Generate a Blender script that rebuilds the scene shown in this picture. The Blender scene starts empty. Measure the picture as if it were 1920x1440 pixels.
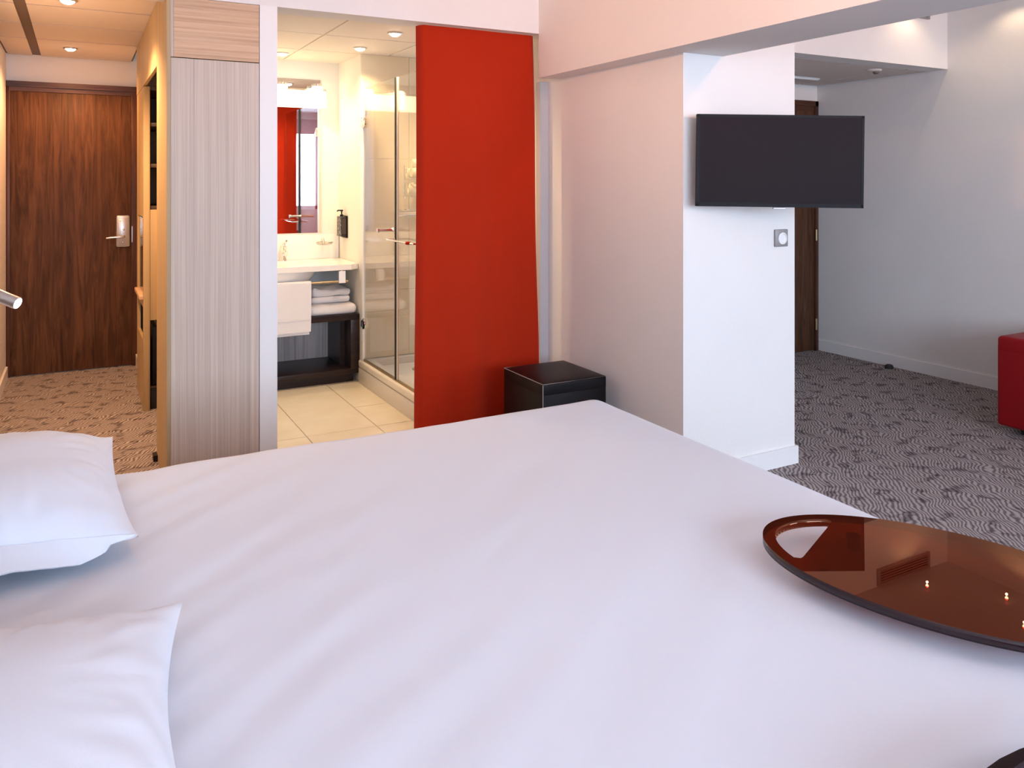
import bpy, bmesh, math, random
from mathutils import Vector, Matrix, noise
random.seed(7)
S = bpy.context.scene
COL = S.collection
PI = math.pi

# ------------------------------------------------------------------ camera
FPX, HORIZON, CAM_H = 1495.0, 342.0, 1.38
YAW = math.atan(813 / 1495.0)
cam_d = bpy.data.cameras.new('camera')
cam_d.sensor_width = 36.0
cam_d.lens = 36.0 * FPX / 1920.0
cam_d.shift_y = -(720 - HORIZON) / 1920.0
cam_d.clip_start = 0.02
cam = bpy.data.objects.new('camera', cam_d)
COL.objects.link(cam)
cam.location = (0, 0, CAM_H)
cam.rotation_euler = (PI / 2, 0, -YAW)
S.camera = cam

# ------------------------------------------------------------------ world, daylight, exposure
W = bpy.data.worlds.new('world')
S.world = W
W.use_nodes = True
bg = W.node_tree.nodes['Background']
bg.inputs[0].default_value = (0.80, 0.90, 1.0, 1)
bg.inputs[1].default_value = 3.0
S.view_settings.view_transform = 'Standard'
S.view_settings.look = 'None'
S.view_settings.gamma = 1.0
S.view_settings.use_curve_mapping = False
S.view_settings.exposure = 0.0


def light(name, kind, loc, power, color, rot=(0, 0, 0), **kw):
    d = bpy.data.lights.new(name, kind)
    d.energy = power
    d.color = color
    for k, v in kw.items():
        setattr(d, k, v)
    o = bpy.data.objects.new(name, d)
    COL.objects.link(o)
    o.location = loc
    o.rotation_euler = rot
    return o


# daylight entering through the window in the rear wall (behind the camera)
light('window_daylight', 'AREA', (0.95, -2.86, 1.62), 295, (0.61, 0.76, 1.0), (PI / 2, 0, 0),
      shape='RECTANGLE', size=3.0, size_y=1.6)
light('added_daylight_right', 'AREA', (4.1, -2.86, 1.62), 125, (0.66, 0.79, 1.0), (PI / 2, 0, 0),
      shape='RECTANGLE', size=1.8, size_y=1.6)  # cool fill for the right half, behind the added second window

# ------------------------------------------------------------------ materials
MATS = {}


def mat(name, color, rough=0.5, metal=0.0, spec=0.5, trans=0.0, ior=1.45, coat=0.0, sheen=0.0, emit=None, estr=0.0, sss=0.0):
    m = bpy.data.materials.new(name)
    m.use_nodes = True
    b = m.node_tree.nodes['Principled BSDF']
    b.inputs['Base Color'].default_value = (*color, 1)
    b.inputs['Roughness'].default_value = rough
    b.inputs['Metallic'].default_value = metal
    b.inputs['Specular IOR Level'].default_value = spec
    b.inputs['Transmission Weight'].default_value = trans
    b.inputs['IOR'].default_value = ior
    b.inputs['Coat Weight'].default_value = coat
    b.inputs['Sheen Weight'].default_value = sheen
    if emit:
        b.inputs['Emission Color'].default_value = (*emit, 1)
        b.inputs['Emission Strength'].default_value = estr
    MATS[name] = m
    return m


def nodes(m):
    return m.node_tree.nodes, m.node_tree.links, m.node_tree.nodes['Principled BSDF']


def coords(m, scale=(1, 1, 1), rot=(0, 0, 0)):
    n, l, b = nodes(m)
    tc = n.new('ShaderNodeNewGeometry')
    mp = n.new('ShaderNodeMapping')
    mp.inputs['Scale'].default_value = scale
    mp.inputs['Rotation'].default_value = rot
    l.new(tc.outputs['Position'], mp.inputs['Vector'])
    return mp.outputs['Vector']


def noise_tex(m, vec, scale, detail=3, rough=0.5, dist=0.0):
    n, l, b = nodes(m)
    t = n.new('ShaderNodeTexNoise')
    t.inputs['Scale'].default_value = scale
    t.inputs['Detail'].default_value = detail
    t.inputs['Roughness'].default_value = rough
    t.inputs['Distortion'].default_value = dist
    l.new(vec, t.inputs['Vector'])
    return t.outputs['Fac']


def ramp(m, fac, stops):
    n, l, b = nodes(m)
    r = n.new('ShaderNodeValToRGB')
    e = r.color_ramp.elements
    e[0].position, e[0].color = stops[0][0], (*stops[0][1], 1)
    e[1].position, e[1].color = stops[-1][0], (*stops[-1][1], 1)
    for p, c in stops[1:-1]:
        k = e.new(p)
        k.color = (*c, 1)
    l.new(fac, r.inputs['Fac'])
    return r.outputs['Color']


def mixc(m, fac, a, b_, mode='MIX'):
    n, l, b = nodes(m)
    x = n.new('ShaderNodeMix')
    x.data_type = 'RGBA'
    x.blend_type = mode
    for sock, v in ((x.inputs[0], fac), (x.inputs[6], a), (x.inputs[7], b_)):
        if hasattr(v, 'is_linked'):
            l.new(v, sock)
        elif isinstance(v, (int, float)):
            sock.default_value = v
        else:
            sock.default_value = (*v, 1)
    return x.outputs[2]


def setcol(m, c):
    n, l, b = nodes(m)
    l.new(c, b.inputs['Base Color'])


def bump(m, h, strength, dist=0.01):
    n, l, b = nodes(m)
    k = n.new('ShaderNodeBump')
    k.inputs['Strength'].default_value = strength
    k.inputs['Distance'].default_value = dist
    l.new(h, k.inputs['Height'])
    l.new(k.outputs['Normal'], b.inputs['Normal'])


def make_wall(name, color):
    m = mat(name, color, 0.85, spec=0.2)
    v = coords(m)
    f = noise_tex(m, v, 90, 4, 0.6)
    bump(m, f, 0.22, 0.006)
    g = noise_tex(m, v, 2.5, 2)
    setcol(m, ramp(m, g, [(0.3, tuple(c * 0.97 for c in color)), (0.7, color)]))
    return m


make_wall('wall_white', (0.80, 0.775, 0.755))
make_wall('wall_bath', (0.82, 0.79, 0.73))
mat('trim_white', (0.80, 0.79, 0.78), 0.45)
mat('trim_grey', (0.50, 0.48, 0.49), 0.4)
m = mat('ceiling_tile', (0.72, 0.65, 0.60), 0.8, spec=0.2)
bump(m, noise_tex(m, coords(m), 220, 2), 0.15, 0.003)
mat('ceiling_grid', (0.15, 0.11, 0.09), 0.6)
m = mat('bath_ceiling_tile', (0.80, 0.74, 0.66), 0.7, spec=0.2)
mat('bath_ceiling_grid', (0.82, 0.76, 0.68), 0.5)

# carpet: short wavy dark strokes over grey brown
m = mat('carpet', (0.2, 0.17, 0.17), 0.95, spec=0.1)
v = coords(m)
n_, l_, b_ = nodes(m)
warp = n_.new('ShaderNodeTexNoise')
warp.inputs['Scale'].default_value = 7.0
warp.inputs['Detail'].default_value = 2
l_.new(v, warp.inputs['Vector'])
add = n_.new('ShaderNodeVectorMath')
add.operation = 'MULTIPLY_ADD'
add.inputs[1].default_value = (0.11, 0.11, 0)
l_.new(warp.outputs['Color'], add.inputs[0])
l_.new(v, add.inputs[2])
wv = n_.new('ShaderNodeTexWave')
wv.wave_type = 'BANDS'
wv.bands_direction = 'DIAGONAL'
wv.inputs['Scale'].default_value = 25.0
wv.inputs['Distortion'].default_value = 1.6
wv.inputs['Detail'].default_value = 2.0
wv.inputs['Detail Scale'].default_value = 6.0
rot_ = n_.new('ShaderNodeVectorRotate')
rot_.rotation_type = 'Z_AXIS'
rot_.inputs['Angle'].default_value = math.radians(84)
l_.new(add.outputs[0], rot_.inputs['Vector'])
l_.new(rot_.outputs[0], wv.inputs['Vector'])
stroke = ramp(m, wv.outputs['Fac'], [(0.12, (0.165, 0.140, 0.145)), (0.5, (0.36, 0.315, 0.31)), (0.9, (0.47, 0.415, 0.405))])
patch = ramp(m, noise_tex(m, v, 13, 2, 0.6), [(0.34, (0.45, 0.43, 0.45)), (0.46, (1, 1, 1))])
c1 = mixc(m, 1.0, stroke, patch, 'MULTIPLY')
fib = ramp(m, noise_tex(m, v, 260, 2), [(0.3, (0.75, 0.75, 0.75)), (0.7, (1, 1, 1))])
setcol(m, mixc(m, 1.0, c1, fib, 'MULTIPLY'))
bump(m, noise_tex(m, v, 200, 2), 0.5, 0.01)


def make_wood(name, dark, mid, lite, axis='z', scale=60, stretch=0.02, rough=0.5, spec=0.4, coat=0.0, fig=0.0):
    m = mat(name, mid, rough, spec=spec, coat=coat)
    s = [1, 1, 1]
    s['xyz'.index(axis)] = stretch
    v = coords(m, tuple(s))
    a = noise_tex(m, v, scale, 5, 0.65, fig)
    b = noise_tex(m, v, scale * 0.22, 3, 0.5, fig * 0.6)
    c1 = ramp(m, a, [(0.34, dark), (0.5, mid), (0.66, lite)])
    c2 = ramp(m, b, [(0.35, (0.86, 0.86, 0.86)), (0.65, (1, 1, 1))])
    setcol(m, mixc(m, 1.0, c1, c2, 'MULTIPLY'))
    bump(m, a, 0.08, 0.002)
    return m


make_wood('pale_wood', (0.50, 0.41, 0.34), (0.585, 0.49, 0.415), (0.66, 0.565, 0.48), 'z', 130, 0.008)
make_wood('pale_wood_level', (0.50, 0.31, 0.19), (0.62, 0.41, 0.26), (0.70, 0.48, 0.32), 'x', 80, 0.02)
make_wood('honey_wood', (0.42, 0.30, 0.15), (0.46, 0.335, 0.175), (0.50, 0.37, 0.20), 'z', 50, 0.02)
make_wood('walnut', (0.050, 0.021, 0.011), (0.095, 0.040, 0.019), (0.145, 0.064, 0.031), 'z', 22, 0.07, 0.55, 0.25, 0.0, 1.8)
make_wood('walnut_frame', (0.030, 0.012, 0.008), (0.07, 0.025, 0.014), (0.12, 0.048, 0.026), 'z', 30, 0.05, 0.4)
make_wood('walnut_lintel', (0.030, 0.012, 0.008), (0.08, 0.028, 0.014), (0.13, 0.05, 0.026), 'x', 30, 0.05, 0.4)
make_wood('wenge', (0.014, 0.009, 0.010), (0.024, 0.014, 0.014), (0.038, 0.022, 0.020), 'x', 60, 0.03, 0.32)
make_wood('grey_wood', (0.34, 0.32, 0.32), (0.46, 0.44, 0.44), (0.54, 0.52, 0.51), 'z', 95, 0.015)
mat('dark_void', (0.014, 0.012, 0.012), 0.5)
mat('dark_shelf', (0.05, 0.032, 0.022), 0.45)

m = mat('bed_linen', (0.60, 0.65, 0.73), 0.82, spec=0.15, sheen=0.15)
bump(m, noise_tex(m, coords(m), 420, 2), 0.06, 0.002)
mat('mattress_cloth', (0.74, 0.74, 0.77), 0.9)
mat('bed_base', (0.05, 0.045, 0.045), 0.8)
m = mat('red_curtain', (0.50, 0.030, 0.007), 0.85, spec=0.1, sheen=0.1)
v = coords(m, (1, 1, 1))
bump(m, noise_tex(m, v, 500, 2), 0.1, 0.002)
n_, l_, b_ = nodes(m)
tr = n_.new('ShaderNodeBsdfTranslucent')
tr.inputs['Color'].default_value = (0.62, 0.060, 0.012, 1)
mx = n_.new('ShaderNodeMixShader')
mx.inputs[0].default_value = 0.22
l_.new(b_.outputs[0], mx.inputs[1])
l_.new(tr.outputs[0], mx.inputs[2])
l_.new(mx.outputs[0], n_['Material Output'].inputs['Surface'])

m = mat('black_leather', (0.006, 0.005, 0.006), 0.42, spec=0.22)
bump(m, noise_tex(m, coords(m), 160, 4), 0.12, 0.003)
mat('worn_seam', (0.32, 0.28, 0.27), 0.7)
m = mat('red_leather', (0.24, 0.004, 0.007), 0.45, spec=0.25)
bump(m, noise_tex(m, coords(m), 120, 3), 0.08, 0.003)
mat('black_plastic', (0.008, 0.008, 0.011), 0.5, spec=0.15)
mat('tv_screen', (0.019, 0.015, 0.018), 0.55, spec=0.06)
mat('silver_plastic', (0.55, 0.55, 0.56), 0.35, 0.4)
mat('grey_plate', (0.30, 0.29, 0.29), 0.4, 0.3)
mat('white_plastic', (0.82, 0.81, 0.80), 0.35)
mat('chrome', (0.80, 0.79, 0.78), 0.12, 1.0)
mat('satin_steel', (0.62, 0.61, 0.60), 0.33, 1.0)
mat('brass_hinge', (0.45, 0.34, 0.20), 0.4, 0.9)
mat('ceramic', (0.86, 0.84, 0.80), 0.12)
m = mat('floor_tile', (0.74, 0.66, 0.52), 0.32)
g = noise_tex(m, coords(m), 6, 4, 0.6)
setcol(m, ramp(m, g, [(0.3, (0.70, 0.62, 0.48)), (0.7, (0.77, 0.70, 0.56))]))
mat('grout', (0.36, 0.30, 0.22), 0.9)
m = mat('shower_tile', (0.76, 0.66, 0.48), 0.25)
mat('shower_tray', (0.80, 0.74, 0.66), 0.3)
mat('acrylic_front', (0.74, 0.68, 0.62), 0.4)
m = mat('towel', (0.82, 0.80, 0.80), 0.95, spec=0.05, sheen=0.3)
bump(m, noise_tex(m, coords(m), 330, 2), 0.7, 0.004)
m = mat('towel_cream', (0.84, 0.78, 0.58), 0.95, spec=0.05, sheen=0.3)
bump(m, noise_tex(m, coords(m), 330, 2), 0.7, 0.004)
mat('mirror', (0.92, 0.92, 0.92), 0.0, 1.0)
mat('rubber_dark', (0.02, 0.02, 0.02), 0.6)
mat('bottle_black', (0.020, 0.018, 0.022), 0.25)
mat('lamp_frost', (1, 0.95, 0.85), 0.6, emit=(1.0, 0.82, 0.55), estr=6)
mat('lamp_band', (1, 0.95, 0.85), 0.6, emit=(1.0, 0.86, 0.62), estr=2.0)
mat('spot_warm', (1, 0.95, 0.85), 0.5, emit=(1.0, 0.86, 0.66), estr=45)
mat('spot_warm_small', (1, 0.95, 0.85), 0.5, emit=(1.0, 0.90, 0.78), estr=14)
mat('spot_off', (0.75, 0.72, 0.68), 0.3)
mat('blind', (0.42, 0.41, 0.43), 0.9)
m = mat('taupe_cloth', (0.026, 0.019, 0.022), 0.95, spec=0.05, sheen=0.0)
bump(m, noise_tex(m, coords(m), 260, 2), 0.5, 0.006)
mat('black_paint', (0.012, 0.012, 0.012), 0.45)
mat('headboard', (0.30, 0.24, 0.20), 0.6)
mat('amber_edge', (0.018, 0.006, 0.008), 0.25)
mat('paper', (0.85, 0.85, 0.88), 0.6)

# label with pale print on the dispenser
m = mat('dispenser_label', (0.03, 0.028, 0.035), 0.35)
v = coords(m, (1, 1, 1))
f1 = noise_tex(m, coords(m, (1, 55, 160)), 1.0, 3, 0.8)
setcol(m, ramp(m, f1, [(0.56, (0.03, 0.028, 0.035)), (0.60, (0.62, 0.60, 0.58))]))


def schlick(n, l, f0):
    # reflectance that depends on the viewing angle only, equal for both faces of a sheet
    g = n.new('ShaderNodeNewGeometry')
    d = n.new('ShaderNodeVectorMath')
    d.operation = 'DOT_PRODUCT'
    l.new(g.outputs['Incoming'], d.inputs[0])
    l.new(g.outputs['Normal'], d.inputs[1])

    def mth(op, a, b=None):
        k = n.new('ShaderNodeMath')
        k.operation = op
        for i, v in enumerate((a, b)):
            if v is None:
                continue
            if isinstance(v, (int, float)):
                k.inputs[i].default_value = v
            else:
                l.new(v, k.inputs[i])
        return k.outputs[0]
    c = mth('ABSOLUTE', d.outputs['Value'])
    p = mth('POWER', mth('SUBTRACT', 1.0, c), 5.0)
    return mth('ADD', mth('MULTIPLY', p, 1 - f0), f0)


def thin_glass(name, tint, ior, grey=0.0):
    m = bpy.data.materials.new(name)
    m.use_nodes = True
    n, l = m.node_tree.nodes, m.node_tree.links
    n.clear()
    out = n.new('ShaderNodeOutputMaterial')
    fr = schlick(n, l, ((ior - 1) / (ior + 1)) ** 2)
    tp = n.new('ShaderNodeBsdfTransparent')
    tp.inputs[0].default_value = (*tint, 1)
    gl = n.new('ShaderNodeBsdfGlossy')
    gl.inputs['Roughness'].default_value = 0.0
    mx = n.new('ShaderNodeMixShader')
    l.new(fr, mx.inputs[0])
    l.new(tp.outputs[0], mx.inputs[1])
    l.new(gl.outputs[0], mx.inputs[2])
    l.new(mx.outputs[0], out.inputs['Surface'])
    MATS[name] = m
    return m


thin_glass('shower_glass', (0.96, 0.96, 0.94), 1.5)
thin_glass('window_glass', (0.97, 0.98, 0.98), 1.45)
thin_glass('dish_glass', (0.93, 0.93, 0.93), 1.5)
m = bpy.data.materials.new('amber_acrylic')
MATS['amber_acrylic'] = m
m.use_nodes = True
n_, l_ = m.node_tree.nodes, m.node_tree.links
n_.clear()
out = n_.new('ShaderNodeOutputMaterial')
df = n_.new('ShaderNodeBsdfDiffuse')
df.inputs[0].default_value = (0.10, 0.016, 0.006, 1)
tp = n_.new('ShaderNodeBsdfTransparent')
tp.inputs[0].default_value = (0.55, 0.13, 0.04, 1)
m1 = n_.new('ShaderNodeMixShader')
m1.inputs[0].default_value = 0.58
l_.new(df.outputs[0], m1.inputs[1])
l_.new(tp.outputs[0], m1.inputs[2])
gl = n_.new('ShaderNodeBsdfGlossy')
gl.inputs['Roughness'].default_value = 0.0
gl.inputs['Color'].default_value = (1, .62, .40, 1)
m2 = n_.new('ShaderNodeMixShader')
l_.new(schlick(n_, l_, 0.055), m2.inputs[0])
l_.new(m1.outputs[0], m2.inputs[1])
l_.new(gl.outputs[0], m2.inputs[2])
l_.new(m2.outputs[0], out.inputs['Surface'])

# ------------------------------------------------------------------ builders
ORG = {}


def B():
    return bmesh.new()


def bx(bm, x0, x1, y0, y1, z0, z1, bevel=0.0, seg=2):
    g = bmesh.ops.create_cube(bm, size=1.0)
    vs = g['verts']
    for v in vs:
        v.co = Vector((x0 + (v.co.x + .5) * (x1 - x0), y0 + (v.co.y + .5) * (y1 - y0), z0 + (v.co.z + .5) * (z1 - z0)))
    if bevel > 0:
        es = list({e for v in vs for e in v.link_edges})
        bmesh.ops.bevel(bm, geom=es, offset=bevel, segments=seg, affect='EDGES', profile=0.5)
    return bm


def tube(bm, pts, r, n=10, cap=True):
    pts = [Vector(p) for p in pts]
    rs = r if isinstance(r, (list, tuple)) else [r] * len(pts)
    rings = []
    prev = None
    for i, p in enumerate(pts):
        if i == 0:
            t = pts[1] - pts[0]
        elif i == len(pts) - 1:
            t = pts[-1] - pts[-2]
        else:
            t = (pts[i + 1] - pts[i]).normalized() + (pts[i] - pts[i - 1]).normalized()
        t.normalize()
        if prev is None:
            a = Vector((0, 0, 1)) if abs(t.z) < 0.9 else Vector((1, 0, 0))
            u = t.cross(a).normalized()
        else:
            u = (prev - t * prev.dot(t)).normalized()
        prev = u
        w = t.cross(u)
        rings.append([bm.verts.new(p + (u * math.cos(k * 2 * PI / n) + w * math.sin(k * 2 * PI / n)) * rs[i]) for k in range(n)])
    for a, b in zip(rings, rings[1:]):
        for k in range(n):
            bm.faces.new((a[k], a[(k + 1) % n], b[(k + 1) % n], b[k]))
    if cap:
        bm.faces.new(list(reversed(rings[0])))
        bm.faces.new(rings[-1])
    return bm


def lathe(bm, prof, c, n=24, axis='z'):
    rings = []
    for r, h in prof:
        ring = []
        for k in range(n):
            a = 2 * PI * k / n
            p = (r * math.cos(a), r * math.sin(a), h)
            if axis == 'y':
                p = (p[0], p[2], p[1])
            elif axis == 'x':
                p = (p[2], p[0], p[1])
            ring.append(bm.verts.new(Vector(c) + Vector(p)))
        rings.append(ring)
    for a, b in zip(rings, rings[1:]):
        for k in range(n):
            bm.faces.new((a[k], a[(k + 1) % n], b[(k + 1) % n], b[k]))
    bm.faces.new(list(reversed(rings[0])))
    bm.faces.new(rings[-1])
    return bm


def grid(bm, f, nu, nv, wrap=False):
    vs = [[bm.verts.new(f(i / nu, j / nv)) for j in range(nv + 1)] for i in range(nu + 1)]
    for i in range(nu):
        for j in range(nv):
            bm.faces.new((vs[i][j], vs[i + 1][j], vs[i + 1][j + 1], vs[i][j + 1]))
    return vs


def ob(name, bm, material, parent=None, smooth=False, origin=None):
    bmesh.ops.recalc_face_normals(bm, faces=bm.faces)
    me = bpy.data.meshes.new(name)
    xs = [v.co.x for v in bm.verts]; ys = [v.co.y for v in bm.verts]; zs = [v.co.z for v in bm.verts]
    o0 = Vector(origin) if origin else Vector(((min(xs) + max(xs)) / 2, (min(ys) + max(ys)) / 2, min(zs)))
    bmesh.ops.translate(bm, vec=-o0, verts=bm.verts)
    bm.to_mesh(me)
    bm.free()
    me.materials.append(MATS[material])
    if smooth:
        for p in me.polygons:
            p.use_smooth = True
        try:
            me.set_sharp_from_angle(angle=math.radians(40))
        except Exception:
            pass
    o = bpy.data.objects.new(name, me)
    COL.objects.link(o)
    ORG[o.name] = o0
    if parent:
        o.parent = parent
        o.location = o0 - ORG[parent.name]
    else:
        o.location = o0
    return o


def tag(o, label=None, cat=None, group=None, kind=None):
    if label:
        o['label'] = label
    if cat:
        o['category'] = cat
    if group:
        o['group'] = group
    if kind:
        o['kind'] = kind
    return o


def thing(name, label, cat, loc, group=None):
    o = bpy.data.objects.new(name, None)
    o.empty_display_size = 0.05
    COL.objects.link(o)
    o.location = loc
    ORG[o.name] = Vector(loc)
    return tag(o, label, cat, group)


def struct(name, bm, material, label=None, parent=None, smooth=False):
    o = ob(name, bm, material, parent, smooth)
    if not parent:
        tag(o, label, None, None, 'structure')
    return o


def box(name, d, material, parent=None, bevel=0.0, smooth=False):
    return ob(name, bx(B(), *d, bevel=bevel), material, parent, smooth or bevel > 0)


def boxes(*ds):
    b = B()
    for d in ds:
        bx(b, *d)
    return b


# ------------------------------------------------------------------ the shell
XL, XR, YB, ZC = -0.45, 5.364, -2.60, 2.62
struct('floor', bx(B(), -0.62, 5.55, -2.8, 6.85, -0.12, 0.0), 'carpet', 'grey brown carpet with short dark wavy strokes')
struct('wall_left', bx(B(), -0.60, XL, -2.8, 6.85, 0, 2.76), 'wall_white', 'off white wall behind the bed head and along the entrance passage')
struct('wall_right', bx(B(), XR, 5.52, -2.8, 4.75, 0, 2.76), 'wall_white', 'long textured side wall behind the red ottoman')
WX0, WX1, WZ0, WZ1 = -0.40, 2.2, 0.90, 2.40
VX0, VX1 = 3.3, 4.9
struct('wall_rear', boxes((XL, WX0, -2.78, YB, 0, ZC), (WX1, VX0, -2.78, YB, 0, ZC), (VX1, XR, -2.78, YB, 0, ZC), (WX0, WX1, -2.78, YB, 0, WZ0), (WX0, WX1, -2.78, YB, WZ1, ZC),
                          (VX0, VX1, -2.78, YB, 0, WZ0), (VX0, VX1, -2.78, YB, WZ1, ZC)), 'wall_white', 'wall with the mirrored window and an added one')
struct('ceiling', bx(B(), XL, XR, YB, 3.85, ZC, 2.76), 'wall_white', 'plain white ceiling over the bed room')
struct('ceiling_beam', bx(B(), 2.264, 2.63, YB, 3.85, 1.965, ZC), 'wall_white', 'white beam running over the room to the bathroom corner')
struct('wall_pillar', bx(B(), 2.393, 3.10, 2.786, 4.70, 0, 2.76), 'wall_white', 'white wall block between bathroom and second passage that carries the television')
struct('wall_bathroom_header', bx(B(), XL, 2.393, 3.85, 4.00, 2.212, 2.76), 'wall_white', 'white header above the bathroom opening')
struct('wall_passage_header', bx(B(), 3.10, XR, 3.46, 3.60, 2.175, 2.76), 'wall_white', 'white header above the second passage')
struct('wall_passage_end', boxes((3.10, 4.42, 4.585, 4.70, 0, 2.76), (4.42, XR, 4.585, 4.70, 2.045, 2.76), (5.335, XR, 4.585, 4.70, 0, 2.045)), 'wall_white', 'end wall of the second passage above the dark door')
struct('wall_entrance', boxes((XL, 0.80, 6.68, 6.80, 2.10, 2.76), (0.391, 0.80, 6.68, 6.80, 0, 2.10)), 'wall_white', 'wall above the entrance door')
struct('wall_passage_side', bx(B(), 0.391, 0.80, 5.92, 6.68, 0, 2.76), 'wall_white', 'short wall beside the entrance door')
struct('wall_bathroom_left', bx(B(), 0.745, 0.82, 4.02, 5.95, 0, 2.76), 'wall_bath', 'white bathroom wall behind the wardrobe')
struct('wall_bathroom_back', bx(B(), 0.82, 1.70, 5.824, 5.95, 0, 2.76), 'wall_bath', 'white wall behind the washbasin and mirror')
struct('wall_shower', bx(B(), 1.70, 2.393, 5.30, 5.95, 0, 2.76), 'wall_bath', 'pale wall block between washbasin niche and shower')
struct('trim_1', bx(B(), 0.747, 0.828, 3.85, 4.02, 0, 2.212), 'trim_white', 'white post between wooden panel and bathroom opening')
struct('trim_2', bx(B(), 2.335, 2.392, 3.955, 4.0, 0, 1.960), 'trim_grey', 'grey upright rail beside the red curtain')


def skirting(name, ds, label):
    struct(name, boxes(*ds), 'trim_white', label)


skirting('baseboard_right', [(XR - 0.014, XR, YB, 4.585, 0, 0.085)], 'low white skirting along the side wall')
skirting('baseboard_pillar', [(2.379, 3.112, 2.772, 2.786, 0, 0.085), (3.10, 3.112, 2.786, 4.585, 0, 0.085), (2.379, 2.393, 2.786, 3.95, 0, 0.085)], 'white skirting around the wall block under the television')
skirting('baseboard_left', [(XL, XL + 0.014, 2.6, 6.62, 0, 0.085)], 'white skirting along the entrance passage')
skirting('baseboard_passage', [(0.379, 0.391, 5.95, 6.66, 0, 0.085)], 'white skirting piece beside the entrance door')


# suspended ceilings, each tile its own piece
def tiled_ceiling(name, x0, x1, y0, y1, z, xs, ys, tile_mat, grid_mat, label, gap=0.006, wide=None):
    root = struct(name, bx(B(), x0, x1, y0, y1, z + 0.008, z + 0.12), grid_mat, label)
    xe = [x0] + xs + [x1]
    ye = [y0] + ys + [y1]
    for i in range(len(xe) - 1):
        for j in range(len(ye) - 1):
            a = wide if wide and i > 0 else gap
            b = wide if wide and i < len(xe) - 2 else gap
            box('ceiling_tile', (xe[i] + a / 2, xe[i + 1] - b / 2, ye[j] + gap / 2, ye[j + 1] - gap / 2, z, z + 0.012), tile_mat, root)
    return root


tiled_ceiling('ceiling_passage', XL, 0.36, 4.0, 6.68, 2.29, [-0.262], [4.195, 4.755, 5.316, 5.876], 'ceiling_tile', 'ceiling_grid', 'suspended ceiling over the entrance passage', gap=0.022, wide=0.055)
tiled_ceiling('ceiling_bathroom', 0.36, 2.393, 4.0, 5.95, 2.262, [0.69, 1.29, 1.90], [4.13, 4.72, 5.31], 'bath_ceiling_tile', 'bath_ceiling_grid', 'warm lit suspended ceiling of the bathroom', gap=0.012)
tiled_ceiling('ceiling_second_passage', 3.10, XR, 3.60, 4.585, 2.175, [3.93, 4.53, 5.14], [], 'ceiling_tile', 'ceiling_grid', 'suspended ceiling over the second passage', gap=0.028)

# bathroom floor tiles
fl = struct('floor_bathroom', bx(B(), 0.83, 2.393, 3.90, 5.824, 0.0, 0.006), 'grout', 'cream tiled bathroom floor')
xe = [0.83, 1.08, 1.472, 1.70]
for i in range(3):
    ye = [3.90, 4.30, 5.30, 5.82] if i != 2 else [3.90, 4.30, 4.72, 5.30, 5.82]
    for j in range(len(ye) - 1):
        box('tile', (xe[i] + .002, xe[i + 1] - .002, ye[j] + .002, ye[j + 1] - .002, 0.001, 0.011), 'floor_tile', fl)

# the window behind the camera (seen in the bathroom mirror)
w1 = tag(ob('window_1', boxes((WX0, WX0 + .06, -2.73, -2.67, WZ0, WZ1), (WX1 - .06, WX1, -2.73, -2.67, WZ0, WZ1), (WX0, WX1, -2.73, -2.67, WZ0, WZ0 + .06),
                             (WX0, WX1, -2.73, -2.67, WZ1 - .06, WZ1), (0.87, 0.93, -2.73, -2.67, WZ0, WZ1)), 'trim_white'), 'bright window seen in the bathroom mirror', kind='structure')
box('pane', (WX0 + .06, 0.87, -2.703, -2.697, WZ0 + .06, WZ1 - .06), 'window_glass', w1)
box('pane', (0.93, WX1 - .06, -2.703, -2.697, WZ0 + .06, WZ1 - .06), 'window_glass', w1)
w2 = tag(ob('window_added', boxes((VX0, VX0 + .06, -2.73, -2.67, WZ0, WZ1), (VX1 - .06, VX1, -2.73, -2.67, WZ0, WZ1), (VX0, VX1, -2.73, -2.67, WZ0, WZ0 + .06),
                             (VX0, VX1, -2.73, -2.67, WZ1 - .06, WZ1)), 'trim_white'), 'unseen window added to light the right half of the room', kind='structure')  # unseen opening, added to let fill light into the right half
box('pane', (VX0 + .06, VX1 - .06, -2.703, -2.697, WZ0 + .06, WZ1 - .06), 'window_glass', w2)
rb = thing('roman_blind', 'grey fabric blind raised over the window seen in the mirror', 'blind', (0.9, -2.59, 2.24))
box('head_rail', (WX0 - .04, WX1 + .04, -2.598, -2.565, 2.50, 2.54), 'trim_white', rb)
for k in range(3):
    box('fold', (WX0 - .03, WX1 + .03, -2.59 + .004 * k, -2.572 + .008 * k, 2.24 + .08 * k, 2.50 - (.02 * (2 - k) if k < 2 else 0)), 'blind', rb, 0.004)


# ------------------------------------------------------------------ doors
def lever_plate(parent, x, y, z):
    p = ob('lock_plate', bx(B(), x - .046, x + .046, y - .014, y, z - .118, z + .118, bevel=.012, seg=3), 'satin_steel', parent, True)
    ob('plate_face', bx(B(), x - .032, x + .032, y - .019, y - .012, z - .095, z + .095, bevel=.004), 'satin_steel', p, True)
    ob('cylinder', lathe(B(), [(.008, 0), (.008, -.008), (.004, -.010)], (x + .004, y - .017, z + .012), 12, 'y'), 'chrome', p, True)
    for sx, sz in ((-.018, .075), (.018, .075), (.0, -.085)):
        ob('screw', lathe(B(), [(.004, 0), (.004, -.003), (.002, -.004)], (x + sx, y - .018, z + sz), 8, 'y'), 'chrome', p, True)
    ob('lever', tube(B(), [(x + .004, y - .01, z - .04), (x + .004, y - .05, z - .04), (x - .004, y - .06, z - .041), (x - .05, y - .062, z - .043), (x - .112, y - .056, z - .05)], [.010, .010, .0105, .0095, .008], 12), 'chrome', parent, True)


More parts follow.
